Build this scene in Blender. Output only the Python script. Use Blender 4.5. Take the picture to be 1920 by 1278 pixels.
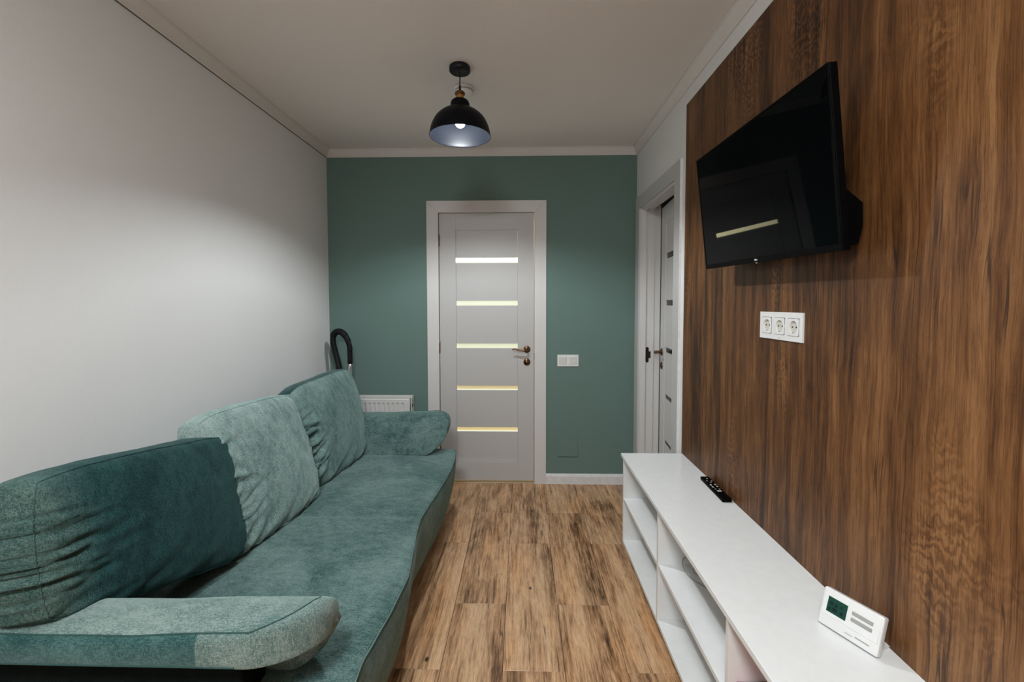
import bpy, bmesh, math, random
from mathutils import Vector, Matrix, noise
R = math.radians
random.seed(7)
for o in list(bpy.data.objects): bpy.data.objects.remove(o)
sc = bpy.context.scene
COL = sc.collection

# ------------------------------------------------------------------ camera, world, exposure
cd = bpy.data.cameras.new('camera'); cam = bpy.data.objects.new('camera', cd); COL.objects.link(cam)
rx_ = Vector((0.99972928, 0.02322726, -0.00136741)); fw_ = Vector((-0.02326391, 0.99887802, -0.04124914)); up_ = Vector((0.00040777, 0.04126978, 0.99914796))
m = Matrix((rx_, up_, -fw_)).transposed().to_4x4(); m.translation = Vector((0, -3.1938, 1.3524)); cam.matrix_world = m
cd.sensor_width = 36; cd.lens = 807.33/1920*36; cd.shift_y = -(639-602.14)/1920; cd.clip_start = .02
sc.camera = cam
w = bpy.data.worlds.new('world'); sc.world = w; w.use_nodes = True
w.node_tree.nodes['Background'].inputs[0].default_value = (.05, .055, .06, 1)
w.node_tree.nodes['Background'].inputs[1].default_value = .3
sc.view_settings.view_transform = 'Standard'; sc.view_settings.look = 'None'; sc.view_settings.gamma = 1
sc.view_settings.use_curve_mapping = False
sc.view_settings.exposure = 0.0
BULB = 2050.0          # radiance of the pendant bulbs
LAMPS = [(-.296, -1.1)]
KITCHEN = 88.0         # radiance of the open kitchen ceiling lamp behind the camera
BULB_Z = 2.2

XL, XR, YB, YF, H = -1.4436, .8371, 0.0, -6.0, 2.48

# ------------------------------------------------------------------ helpers
def obj(name, bm, mat, parent=None, smooth=False, loc=None):
    me = bpy.data.meshes.new(name); bm.to_mesh(me); bm.free()
    me.materials.append(mat)
    if smooth:
        for p in me.polygons: p.use_smooth = True
    o = bpy.data.objects.new(name, me); COL.objects.link(o)
    if parent is not None: o.parent = parent
    if loc is not None: o.location = loc
    return o
def tag(o, label=None, cat=None, group=None, kind=None):
    if label: o['label'] = label
    if cat: o['category'] = cat
    if group: o['group'] = group
    if kind: o['kind'] = kind
    return o
def empty(name, loc=(0, 0, 0), label=None, cat=None, group=None, kind=None):
    o = bpy.data.objects.new(name, None); COL.objects.link(o); o.location = loc; o.empty_display_size = .05
    return tag(o, label, cat, group, kind)
def off(parent):   # parts are modelled in world coordinates, then moved under their thing
    return -Vector(parent.location)
def put(name, bm, mat, parent, smooth=False, label=None):
    bmesh.ops.translate(bm, verts=bm.verts, vec=off(parent))
    o = obj(name, bm, mat, parent, smooth)
    if label: o['label'] = label
    return o
def box(bm, x0, x1, y0, y1, z0, z1, bev=0, seg=2):
    if x0 > x1: x0, x1 = x1, x0
    if y0 > y1: y0, y1 = y1, y0
    if z0 > z1: z0, z1 = z1, z0
    r = bmesh.ops.create_cube(bm, size=1)
    vs = r['verts']
    bmesh.ops.scale(bm, vec=(x1-x0, y1-y0, z1-z0), verts=vs)
    bmesh.ops.translate(bm, vec=((x0+x1)/2, (y0+y1)/2, (z0+z1)/2), verts=vs)
    if bev:
        es = list({e for v in vs for e in v.link_edges})
        bmesh.ops.bevel(bm, geom=es, offset=bev, segments=seg, profile=.5, affect='EDGES')
    return bm
def B(*a, **k): return box(bmesh.new(), *a, **k)
def lathe(bm, prof, c=(0, 0, 0), seg=48, axis='z', cap=True):
    rings = []
    for r, z in prof:
        ring = []
        for i in range(seg):
            a = 2*math.pi*i/seg
            p = Vector((r*math.cos(a), r*math.sin(a), z))
            if axis == 'y': p = Vector((p.x, p.z, p.y))
            if axis == 'x': p = Vector((p.z, p.x, p.y))
            ring.append(bm.verts.new(p+Vector(c)))
        rings.append(ring)
    for a, b in zip(rings, rings[1:]):
        for i in range(seg):
            j = (i+1) % seg
            bm.faces.new((a[i], a[j], b[j], b[i]))
    for ring, (r, z) in ((rings[0], prof[0]), (rings[-1], prof[-1])):
        if r > 1e-5 and cap: bm.faces.new(ring)
    bmesh.ops.remove_doubles(bm, verts=bm.verts, dist=1e-6)
    bmesh.ops.recalc_face_normals(bm, faces=bm.faces)
    return bm
def tube(bm, pts, r, seg=10, closed=False):
    pts = [Vector(p) for p in pts]; n = len(pts); rings = []
    rr = r if isinstance(r, (list, tuple)) else [r]*n
    prev = None
    for i, p in enumerate(pts):
        a = pts[(i-1) % n] if (closed or i > 0) else p
        b = pts[(i+1) % n] if (closed or i < n-1) else p
        t = (b-a).normalized()
        if prev is None:
            s = Vector((0, 0, 1)) if abs(t.z) < .9 else Vector((1, 0, 0))
            nrm = t.cross(s).normalized()
        else:
            nrm = (prev - t*prev.dot(t)).normalized()
        prev = nrm; bn = t.cross(nrm)
        rings.append([bm.verts.new(p + (nrm*math.cos(2*math.pi*k/seg)+bn*math.sin(2*math.pi*k/seg))*rr[i]) for k in range(seg)])
    rng = range(n if closed else n-1)
    for i in rng:
        a, b = rings[i], rings[(i+1) % n]
        for k in range(seg):
            j = (k+1) % seg
            bm.faces.new((a[k], a[j], b[j], b[k]))
    if not closed:
        bm.faces.new(rings[0]); bm.faces.new(rings[-1])
    bmesh.ops.recalc_face_normals(bm, faces=bm.faces)
    return bm
def spline(pts, n=8):
    P = [Vector(p) for p in pts]; out = []
    for i in range(len(P)-1):
        p0 = P[max(i-1, 0)]; p1 = P[i]; p2 = P[i+1]; p3 = P[min(i+2, len(P)-1)]
        for k in range(n):
            t = k/n
            out.append(.5*((2*p1)+(-p0+p2)*t+(2*p0-5*p1+4*p2-p3)*t*t+(-p0+3*p1-3*p2+p3)*t**3))
    out.append(P[-1]); return out
def prism(bm, poly, fn, a, b):
    """extrude polygon (list of 2-tuples); fn maps (u, v, w)->xyz"""
    A = [bm.verts.new(fn(u, v, a)) for u, v in poly]; Bv = [bm.verts.new(fn(u, v, b)) for u, v in poly]
    bm.faces.new(A); bm.faces.new(Bv)
    for i in range(len(poly)):
        j = (i+1) % len(poly); bm.faces.new((A[i], A[j], Bv[j], Bv[i]))
    bmesh.ops.recalc_face_normals(bm, faces=bm.faces)
    return bm

# ------------------------------------------------------------------ materials
def srgb(r, g, b):
    f = lambda c: (c/255/12.92) if c/255 <= .04045 else ((c/255+.055)/1.055)**2.4
    return (f(r), f(g), f(b), 1)
class NT:
    def __init__(s, name, rough=.5, spec=.5, metal=0):
        s.m = bpy.data.materials.new(name); s.m.use_nodes = True; s.t = s.m.node_tree; s.b = s.t.nodes['Principled BSDF']
        s.b.inputs['Roughness'].default_value = rough; s.b.inputs['Specular IOR Level'].default_value = spec; s.b.inputs['Metallic'].default_value = metal
    def n(s, ty, **k):
        nd = s.t.nodes.new(ty)
        for a, v in k.items():
            if a.startswith('i_'):
                nd.inputs[a[2:].replace('_', ' ')].default_value = v
            else: setattr(nd, a, v)
        return nd
    def l(s, a, b): s.t.links.new(a, b)
    def coord(s, scale=(1, 1, 1), kind='Object', rand=0):
        tc = s.n('ShaderNodeTexCoord'); mp = s.n('ShaderNodeMapping'); mp.inputs['Scale'].default_value = scale
        s.l(tc.outputs[kind], mp.inputs['Vector'])
        if rand:
            oi = s.n('ShaderNodeObjectInfo'); mu = s.n('ShaderNodeMath', operation='MULTIPLY'); mu.inputs[1].default_value = rand
            s.l(oi.outputs['Random'], mu.inputs[0]); cb = s.n('ShaderNodeCombineXYZ')
            for i in range(3): s.l(mu.outputs[0], cb.inputs[i])
            s.l(cb.outputs[0], mp.inputs['Location'])
        return mp.outputs[0]
    def noise(s, vec, scale, detail=4, rough=.55, dist=0):
        nd = s.n('ShaderNodeTexNoise'); nd.inputs['Scale'].default_value = scale; nd.inputs['Detail'].default_value = detail
        nd.inputs['Roughness'].default_value = rough; nd.inputs['Distortion'].default_value = dist
        s.l(vec, nd.inputs['Vector']); return nd.outputs['Fac']
    def ramp(s, fac, stops):
        r = s.n('ShaderNodeValToRGB'); e = r.color_ramp.elements
        while len(e) < len(stops): e.new(.5)
        for el, (p, c) in zip(e, stops):
            el.position = p; el.color = c if len(c) == 4 else (*c, 1)
        s.l(fac, r.inputs[0]); return r.outputs[0]
    def mix(s, fac, a, b, mode='MIX'):
        mx = s.n('ShaderNodeMix', data_type='RGBA', blend_type=mode)
        for sock, v in ((mx.inputs[0], fac), (mx.inputs[6], a), (mx.inputs[7], b)):
            if hasattr(v, 'links'): s.l(v, sock)
            else: sock.default_value = v
        return mx.outputs[2]
    def math(s, op, a, b=0):
        nd = s.n('ShaderNodeMath', operation=op)
        for i, v in enumerate((a, b)):
            if hasattr(v, 'links'): s.l(v, nd.inputs[i])
            else: nd.inputs[i].default_value = v
        return nd.outputs[0]
    def bump(s, h, strength=.3, dist=.002):
        bp = s.n('ShaderNodeBump'); bp.inputs['Strength'].default_value = strength; bp.inputs['Distance'].default_value = dist
        s.l(h, bp.inputs['Height']); s.l(bp.outputs[0], s.b.inputs['Normal'])
    def color(s, c):
        if hasattr(c, 'links'): s.l(c, s.b.inputs['Base Color'])
        else: s.b.inputs['Base Color'].default_value = c
def plain(name, col, rough=.5, spec=.5, metal=0, var=.06, vs=30, bump=0, bs=200):
    t = NT(name, rough, spec, metal); v = t.coord()
    f = t.noise(v, vs, 3)
    d = tuple(c*(1-var) for c in col[:3])+(1,); l_ = tuple(min(1, c*(1+var)) for c in col[:3])+(1,)
    t.color(t.ramp(f, [(.3, d), (.7, l_)]))
    if bump: t.bump(t.noise(v, bs, 2), bump, .001)
    return t.m
def emit(name, col, strength):
    t = NT(name); t.color((0, 0, 0, 1)); t.b.inputs['Emission Color'].default_value = col; t.b.inputs['Emission Strength'].default_value = strength
    return t.m

def wallpaper(name, col, scale=1):
    t = NT(name, .85, .25); v = t.coord()
    a = t.noise(t.coord((1, 1, .15)), 260, 3, .6); b = t.noise(t.coord((.2, .2, 1)), 320, 3, .6)
    h = t.math('ADD', a, b)
    big = t.noise(v, 2.2, 3)
    d = tuple(c*.955 for c in col[:3])+(1,)
    c = t.mix(big, d, col)
    f = t.ramp(h, [(.35, (.93, .93, .93)), (.65, (1, 1, 1))])
    t.color(t.mix(1, c, f, 'MULTIPLY')); t.bump(h, .25, .0012)
    return t.m
M = {}
M['wall'] = wallpaper('white_wallpaper', (.73, .73, .72, 1))
M['wall_plain'] = plain('white_wall_paint', (.71, .705, .69, 1), .8, .3, var=.015, vs=60, bump=.1, bs=300)
M['green'] = wallpaper('green_wall_paint', (.140, .214, .192, 1))
M['ceiling'] = plain('ceiling_paint', (.84, .805, .78, 1), .9, .2, var=.01, vs=60, bump=.05)
M['cornice'] = plain('cornice_foam', (.68, .65, .62, 1), .75, .3, var=.01)
M['baseboard'] = plain('baseboard_plastic', (.72, .71, .71, 1), .4, .5)
def doorwhite(k=1.0):
    t = NT('door_foil_white', .45, .4); g = t.noise(t.coord((14, 14, 1)), 30, 4, .6)
    t.color(t.ramp(g, [(.3, (.635*k, .62*k, .605*k, 1)), (.7, (.66*k, .645*k, .63*k, 1))])); t.bump(g, .12, .0006)
    return t.m
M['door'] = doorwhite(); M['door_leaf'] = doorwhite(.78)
M['melamine'] = plain('white_melamine', (.78, .79, .785, 1), .22, .5, var=.02)
M['edge'] = plain('melamine_edge', (.66, .62, .61, 1), .5, .4, var=.02)
M['plastic'] = plain('white_plastic', (.76, .76, .75, 1), .3, .5, var=.02)
M['rocker'] = plain('white_plastic_rocker', (.68, .66, .63, 1), .35, .5, var=.02)
M['cream'] = plain('cream_plastic', (.60, .57, .50, 1), .4, .4, var=.03)
M['greyplastic'] = plain('grey_plastic', (.33, .33, .32, 1), .6, .3, var=.03)
M['radiator'] = plain('radiator_enamel', (.72, .71, .69, 1), .3, .5, var=.02)
M['black'] = plain('black_matte', (.006, .006, .007, 1), .5, .3, var=.2)
M['shade_in'] = plain('shade_inside', (.0011, .0013, .0019, 1), .33, .07, var=.1)
M['shade_out'] = plain('shade_outside', (.0022, .0026, .0045, 1), .42, .12, var=.2)
M['tvplastic'] = plain('tv_plastic', (.0015, .0016, .0018, 1), .5, .05, var=.2)
M['brass'] = plain('aged_brass', (.50, .25, .07, 1), .3, .5, 1, var=.2, vs=60)
M['bronze'] = plain('dark_bronze', (.16, .085, .045, 1), .33, .5, 1, var=.35, vs=90)
M['strike'] = plain('strike_dark_bronze', (.030, .018, .012, 1), .45, .4, .6, var=.2)
M['chrome'] = plain('chrome', (.75, .75, .76, 1), .18, .5, 1, var=.03)
M['hose'] = plain('hose_rubber', (.006, .006, .007, 1), .55, .2, var=.2)
M['threshold'] = plain('threshold_strip', (.62, .52, .36, 1), .4, .4)
M['red'] = plain('red_lacquer', (.45, .012, .02, 1), .35, .5)
M['dark'] = plain('dark_recess', (.01, .01, .01, 1), .8, .1)
def screen():
    t = NT('tv_screen', .02, .10); t.color((.0015, .002, .0025, 1)); t.b.inputs['IOR'].default_value = 1.3
    return t.m
M['screen'] = screen()
M['lcd'] = plain('lcd_green', srgb(20, 62, 52), .25, .4, var=.1, vs=90)
M['lcdseg'] = plain('lcd_segment', srgb(8, 32, 28), .3, .4)
M['glassdark'] = plain('dark_glass', (.006, .010, .0095, 1), .12, .12, var=.2)
M['cord'] = plain('cord_black', (.008, .008, .008, 1), .6, .3)
M['cable'] = plain('cable_grey', (.30, .30, .27, 1), .4, .5)
M['letter'] = plain('silver_letter', (.55, .56, .57, 1), .4, .5)
def fabric(name, dark, light, bias=.5, weave=1.0, nap=None, sheen=.35):
    t = NT(name, .95, .12)
    t.b.inputs['Sheen Weight'].default_value = sheen; t.b.inputs['Sheen Roughness'].default_value = .45
    t.b.inputs['Sheen Tint'].default_value = (.62, .85, .82, 1)
    a = t.noise(t.coord((1, .8, .14)), 620*weave, 3, .7)
    b = t.noise(t.coord((.14, 1, 1)), 620*weave, 3, .7)
    fl = t.noise(t.coord((.7, 1, 1)), 330, 4, .75)
    h = t.math('ADD', a, b)
    fine = t.math('MULTIPLY', t.math('ADD', h, fl), .3333)
    big = t.noise(t.coord(), 4.0, 4, .6, .6)
    mid = t.noise(t.coord((.5, 1, .5)), 42, 5, .75)
    f = t.math('ADD', t.math('MULTIPLY', fine, 4.2), t.math('ADD', t.math('MULTIPLY', big, 1.0), t.math('MULTIPLY', mid, .95)))
    f = t.math('SUBTRACT', f, 3.075-.5+(.5-bias)*0.6)
    c = t.ramp(f, [(.18, dark), (.82, light)])
    if nap:      # pile brushed the other way over part of the cover: (y from, y to, dark, light)
        sx = t.n('ShaderNodeSeparateXYZ'); tc = t.n('ShaderNodeTexCoord'); t.l(tc.outputs['Object'], sx.inputs[0])
        mr = t.n('ShaderNodeMapRange', interpolation_type='SMOOTHSTEP'); mr.inputs[1].default_value = nap[0]; mr.inputs[2].default_value = nap[1]
        t.l(t.math('ADD', sx.outputs[1], t.math('MULTIPLY', t.math('SUBTRACT', big, .5), .25)), mr.inputs[0])
        c = t.mix(mr.outputs[0], c, t.ramp(f, [(.18, nap[2]), (.82, nap[3])]))
    t.color(c)
    t.bump(t.math('ADD', h, fl), .5, .0016)
    return t.m
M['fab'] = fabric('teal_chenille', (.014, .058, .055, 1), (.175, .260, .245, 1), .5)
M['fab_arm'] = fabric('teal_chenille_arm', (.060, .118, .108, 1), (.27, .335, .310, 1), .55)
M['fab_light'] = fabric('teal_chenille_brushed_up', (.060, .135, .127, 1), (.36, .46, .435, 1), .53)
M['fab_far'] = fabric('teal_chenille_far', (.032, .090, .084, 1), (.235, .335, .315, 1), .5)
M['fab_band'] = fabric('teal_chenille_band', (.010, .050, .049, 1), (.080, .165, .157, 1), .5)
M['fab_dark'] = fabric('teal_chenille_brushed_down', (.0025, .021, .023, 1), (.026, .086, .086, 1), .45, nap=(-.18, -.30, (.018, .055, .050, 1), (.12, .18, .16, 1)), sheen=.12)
M['fab_back'] = fabric('teal_chenille_back', (.004, .02, .022, 1), (.02, .06, .06, 1), .45)
M['piping_light'] = plain('teal_piping_light', (.11, .19, .18, 1), .9, .1, var=.2, vs=200)
M['arm_shade'] = plain('arm_shade_black', (.006, .010, .010, 1), .95, .05, var=.2)  # near-black that puts the shade under the arms into the colour
M['piping'] = plain('teal_piping', (.035, .080, .076, 1), .9, .1, var=.2, vs=200)
def wood_panel():
    t = NT('walnut_laminate', .48, .35)
    strips = t.n('ShaderNodeTexVoronoi', voronoi_dimensions='1D', feature='F1'); strips.inputs['Scale'].default_value = 9.0
    tc = t.n('ShaderNodeTexCoord'); sx = t.n('ShaderNodeSeparateXYZ'); t.l(tc.outputs['Object'], sx.inputs[0])
    wv = t.noise(t.coord((1, 1, .5)), 1.1, 2)
    yy = t.math('ADD', sx.outputs[1], t.math('MULTIPLY', wv, .08))
    t.l(yy, strips.inputs['W']); strips.inputs['Randomness'].default_value = 1
    tone = t.n('ShaderNodeSeparateColor'); t.l(strips.outputs['Color'], tone.inputs[0])
    warp = t.n('ShaderNodeVectorMath', operation='ADD')
    wn = t.n('ShaderNodeTexNoise'); wn.inputs['Scale'].default_value = 2.6; wn.inputs['Detail'].default_value = 3; t.l(t.coord((1, 1, .55)), wn.inputs['Vector'])
    wsub = t.n('ShaderNodeVectorMath', operation='SUBTRACT'); wsub.inputs[1].default_value = (.5, .5, .5); t.l(wn.outputs['Color'], wsub.inputs[0])
    wsc = t.n('ShaderNodeVectorMath', operation='MULTIPLY'); wsc.inputs[1].default_value = (0, .075, .0); t.l(wsub.outputs[0], wsc.inputs[0])
    t.l(tc.outputs['Object'], warp.inputs[0]); t.l(wsc.outputs[0], warp.inputs[1])
    def wc(scale):
        mp = t.n('ShaderNodeMapping'); mp.inputs['Scale'].default_value = scale; t.l(warp.outputs[0], mp.inputs['Vector']); return mp.outputs[0]
    g1 = t.noise(wc((1, 1, .05)), 30, 7, .68, .25)
    g2 = t.noise(wc((1, 1, .025)), 170, 5, .72, .1)
    big = t.noise(wc((1, 1, .16)), 6.5, 4, .6, .4)
    blot = t.noise(wc((1, 1, .4)), 11, 5, .7, 1.6)
    # wavy figured patches
    wave = t.n('ShaderNodeTexWave', wave_type='BANDS', bands_direction='Z', wave_profile='SIN')
    wave.inputs['Scale'].default_value = 10; wave.inputs['Distortion'].default_value = 14; wave.inputs['Detail'].default_value = 3; wave.inputs['Detail Scale'].default_value = 1.6; wave.inputs['Detail Roughness'].default_value = .6
    t.l(wc((1, 2.2, 1)), wave.inputs['Vector'])
    fm = t.ramp(t.noise(t.coord((1, 1, .35)), 4.2, 2, .5), [(.56, (0, 0, 0)), (.68, (1, 1, 1))])
    fig = t.math('MULTIPLY', t.math('SUBTRACT', wave.outputs['Fac'], .5), fm)
    f = t.math('ADD', t.math('MULTIPLY', g1, .85), t.math('MULTIPLY', g2, .42))
    f = t.math('ADD', f, t.math('MULTIPLY', fig, .24))
    f = t.math('ADD', f, t.math('MULTIPLY', big, .55))
    f = t.math('ADD', f, t.math('MULTIPLY', blot, .30))
    f = t.math('ADD', f, t.math('MULTIPLY', tone.outputs[0], .13))
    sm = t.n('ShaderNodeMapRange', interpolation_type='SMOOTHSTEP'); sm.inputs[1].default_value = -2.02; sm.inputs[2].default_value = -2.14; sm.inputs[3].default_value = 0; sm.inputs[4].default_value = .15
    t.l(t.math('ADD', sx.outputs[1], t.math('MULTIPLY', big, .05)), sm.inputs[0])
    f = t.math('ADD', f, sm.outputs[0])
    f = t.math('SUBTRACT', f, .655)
    c = t.ramp(f, [(.16, (.014, .0055, .002, 1)), (.34, (.060, .023, .007, 1)), (.50, (.140, .058, .018, 1)), (.66, (.225, .102, .036, 1)), (.85, (.30, .150, .060, 1))])
    # thin dark pore streaks along the grain
    st1 = t.noise(wc((1, 1, .035)), 24, 3, .5, .1)
    stm = t.noise(t.coord((1, 1, .5)), 5, 2)
    stk = t.math('MULTIPLY', t.ramp(t.math('ABSOLUTE', t.math('SUBTRACT', st1, .5)), [(.004, (1, 1, 1)), (.014, (0, 0, 0))]), t.ramp(stm, [(.48, (0, 0, 0)), (.60, (.75, .75, .75))]))
    c = t.mix(stk, c, (.018, .008, .004, 1))
    fs = t.noise(wc((1, 1, .02)), 420, 4, .75); fs2 = t.noise(wc((1, 1, .06)), 160, 6, .8, .5)
    c = t.mix(t.ramp(t.math('ADD', t.math('MULTIPLY', fs, .5), t.math('MULTIPLY', fs2, .5)), [(.41, (.8, .8, .8)), (.52, (0, 0, 0))]), c, t.mix(1, c, (.45, .38, .34, 1), 'MULTIPLY'))
    t.color(c); t.bump(g2, .08, .0005)
    return t.m
M['walnut'] = wood_panel()
def planks():
    t = NT('rustic_oak_tile', .36, .42)
    k = 31.7
    sep = t.n('ShaderNodeSeparateXYZ'); tc = t.n('ShaderNodeTexCoord'); t.l(tc.outputs['Object'], sep.inputs[0])
    oi = t.n('ShaderNodeObjectInfo')
    # narrower boards printed on each tile
    vor = t.n('ShaderNodeTexVoronoi', voronoi_dimensions='1D', feature='F1'); vor.inputs['Scale'].default_value = 11; vor.inputs['Randomness'].default_value = .8
    t.l(t.math('ADD', sep.outputs[0], t.math('MULTIPLY', oi.outputs['Random'], k)), vor.inputs['W'])
    tone = t.n('ShaderNodeSeparateColor'); t.l(vor.outputs['Color'], tone.inputs[0])
    g = t.noise(t.coord((1, .06, 1), rand=k), 75, 6, .68, .3)
    g2 = t.noise(t.coord((1, .035, 1), rand=k), 260, 4, .7)
    big = t.noise(t.coord((1, .16, 1), rand=k), 9, 5, .62, .8)
    blot = t.noise(t.coord((1, .45, 1), rand=k), 14, 4, .65, 1.0)
    f = t.math('ADD', t.math('MULTIPLY', g, .80), t.math('MULTIPLY', g2, .45))
    f = t.math('ADD', f, t.math('MULTIPLY', big, .75)); f = t.math('ADD', f, t.math('MULTIPLY', blot, .28))
    f = t.math('ADD', f, t.math('MULTIPLY', tone.outputs[0], .14))
    f = t.math('SUBTRACT', f, .70)
    base = t.ramp(f, [(.20, (.035, .016, .007, 1)), (.32, (.160, .080, .036, 1)), (.44, (.39, .215, .108, 1)), (.58, (.64, .385, .21, 1)), (.85, (.78, .52, .31, 1))])
    # greyed and reddish boards
    grey = t.noise(t.coord((1, .12, 1), rand=k), 12, 3, .5)
    base = t.mix(t.ramp(grey, [(.42, (0, 0, 0)), (.68, (.55, .55, .55))]), base, t.mix(1, base, (.92, 1.02, 1.10, 1), 'MULTIPLY'))
    warm = t.noise(t.coord((1, .2, 1), rand=k*2), 10, 3, .5)
    base = t.mix(t.ramp(warm, [(.52, (0, 0, 0)), (.72, (.6, .6, .6))]), base, t.mix(1, base, (1.12, .93, .72, 1), 'MULTIPLY'))
    # cracks: thin dark wandering lines along the grain
    wn = t.noise(t.coord((1, .05, 1), rand=k*3), 16, 3, .5, .15)
    cr = t.math('ABSOLUTE', t.math('SUBTRACT', wn, .5))
    msk = t.noise(t.coord((1, .35, 1), rand=k*4), 6, 2)
    crk = t.math('MULTIPLY', t.ramp(cr, [(.0015, (1, 1, 1)), (.006, (0, 0, 0))]), t.ramp(msk, [(.50, (0, 0, 0)), (.60, (.85, .85, .85))]))
    base = t.mix(crk, base, (.030, .016, .009, 1))
    fs = t.noise(t.coord((1, .03, 1), rand=k*5), 420, 4, .75)
    fs2 = t.noise(t.coord((1, .10, 1), rand=k*6), 210, 5, .8, .4)
    base = t.mix(t.ramp(t.math('ADD', t.math('MULTIPLY', fs, .5), t.math('MULTIPLY', fs2, .5)), [(.40, (.62, .62, .62)), (.53, (0, 0, 0))]), base, t.mix(1, base, (.42, .36, .32, 1), 'MULTIPLY'))
    # knots
    kv = t.n('ShaderNodeTexVoronoi', feature='F1'); kv.inputs['Scale'].default_value = 5.5; t.l(t.coord((1, .6, .0), rand=k*1.7), kv.inputs['Vector'])
    kn = t.ramp(kv.outputs['Distance'], [(.03, (1, 1, 1)), (.055, (0, 0, 0))])
    base = t.mix(kn, base, (.035, .018, .010, 1))
    t.color(base)
    t.bump(t.math('ADD', g, t.math('MULTIPLY', crk, -.6)), .12, .0008)
    return t.m
M['plank'] = planks()
M['joint_shadow'] = plain('joint_shadow_grey', (.17, .155, .14, 1), .9, .1)
M['grout'] = plain('dark_joint', (.03, .019, .012, 1), .9, .1)
M['bulb'] = emit('bulb_glow', (.90, .96, 1, 1), BULB)
M['opal'] = emit('opal_glow', (.93, .98, 1, 1), KITCHEN)
M['hall_glow'] = emit('hall_ceiling_light', (1, .80, .48, 1), 150)

# ------------------------------------------------------------------ floor, walls, ceiling
fl = obj('floor', B(XL-.1, XR+.15, YF, YB+.1, -.12, -.003), M['grout']); tag(fl, kind='structure')
W_, L_ = .2300, .8474; X0 = -.3024; JA, JB = -.4592, -.8127; G = .0016
# columns alternate between two joint phases
mesh_cache = {}
for ci in range(-5, 6):
    x0 = X0 + W_*ci + G/2; x1 = x0 + W_ - G
    x0 = max(x0, XL+.002); x1 = min(x1, XR-.002)
    if x1-x0 < .01: continue
    ph = JA if ci in (0, 2, 4, -2, -4) else JB
    ys = [YB-.001]; y = ph
    while y > YF: ys.append(y); y -= L_
    ys.append(YF+.001)
    for a, b in zip(ys, ys[1:]):
        key = (round(x1-x0, 4), round(a-b, 4))
        if key not in mesh_cache:
            bm = B(-(x1-x0)/2, (x1-x0)/2, -(a-b)/2+G/2, (a-b)/2-G/2, -.008, 0, bev=.0009, seg=1)
            me = bpy.data.meshes.new('plank'); bm.to_mesh(me); bm.free(); me.materials.append(M['plank']); mesh_cache[key] = me
        o = bpy.data.objects.new('plank', mesh_cache[key]); COL.objects.link(o); o.parent = fl
        o.location = ((x0+x1)/2, (a+b)/2, random.uniform(-.0004, 0))
tag(obj('ceiling', B(XL-.1, XR+.15, YF-.1, YB+.1, H, H+.1), M['ceiling']), kind='structure')
tag(obj('wall_left', B(XL-.1, XL, YF, YB, 0, H), M['wall']), kind='structure')
DX0, DX1, DZ = -.645, .120, 2.045       # rough opening in the back wall
bm = bmesh.new(); box(bm, XL-.1, DX0, 0, .12, 0, H); box(bm, DX1, XR+.15, 0, .12, 0, H); box(bm, DX0, DX1, 0, .12, DZ, H)
tag(obj('wall_back', bm, M['green']), kind='structure')
RY0, RY1, RZ = -.83, -.09, 2.04         # opening in the right wall
bm = bmesh.new(); box(bm, XR, XR+.095, RY1, 0, 0, H); box(bm, XR, XR+.095, YF, RY0, 0, H); box(bm, XR, XR+.095, RY0, RY1, RZ, H)
tag(obj('wall_right', bm, M['wall_plain']), kind='structure')
tag(obj('wall_front', B(XL-.1, XR+.15, YF-.1, YF, 0, H), M['wall_plain']), kind='structure')
# lit hallway beyond door_1
bm = bmesh.new()
box(bm, -1.3, -1.2, .12, 1.3, 0, H); box(bm, .7, .8, .12, 1.3, 0, H); box(bm, -1.3, .8, 1.3, 1.4, 0, H)
tag(obj('wall_hall', bm, M['wall_plain']), kind='structure')
tag(obj('ceiling_hall', B(-1.3, .8, .1, 1.4, H, H+.1), M['ceiling']), kind='structure')
tag(obj('floor_hall', B(-1.3, .8, .1, 1.4, -.1, -.002), M['plank']), kind='structure')
# dark side room beyond door_2
bm = bmesh.new()
box(bm, XR+.095, 2.4, .16, .26, 0, H); box(bm, 2.3, 2.4, -2.0, .16, 0, H); box(bm, XR+.095, 2.4, -2.1, -2.0, 0, H)
tag(obj('wall_side_room', bm, M['wall_plain']), kind='structure')
tag(obj('ceiling_side_room', B(XR+.095, 2.4, -2.1, .26, H, H+.1), M['ceiling']), kind='structure')
tag(obj('floor_side_room', B(XR+.095, 2.4, -2.1, .26, -.1, -.002), M['plank']), kind='structure')

# cornices
cb, ch = .045, .052
prof = [(0, 0), (.007, 0), (.009, .006), (.018, .016), (.030, .036), (.034, .044), (.038, .045), (.039, .050), (.045, .051), (.045, ch), (0, ch)]
zc = H-ch
bm = prism(bmesh.new(), prof, lambda u, v, w: (XL+u, w if w < -1 else w-u, zc+v), YF, 0)
tag(obj('trim_1', bm, M['cornice']), kind='structure')
bm = prism(bmesh.new(), prof, lambda u, v, w: (XR-u, w if w < -1 else w-u, zc+v), YF, 0)
tag(obj('trim_2', bm, M['cornice']), kind='structure')
bm = prism(bmesh.new(), prof, lambda u, v, w: (w+(u if w < 0 else -u), -u, zc+v), XL, XR)
tag(obj('trim_3', bm, M['cornice']), kind='structure')
tag(obj('trim_4', B(XL, XL+.0072, YF, -.007, zc-.0009, zc+.0002), M['joint_shadow']), kind='structure')   # grey strip painting the shadow of the joint under the left cornice
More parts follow.
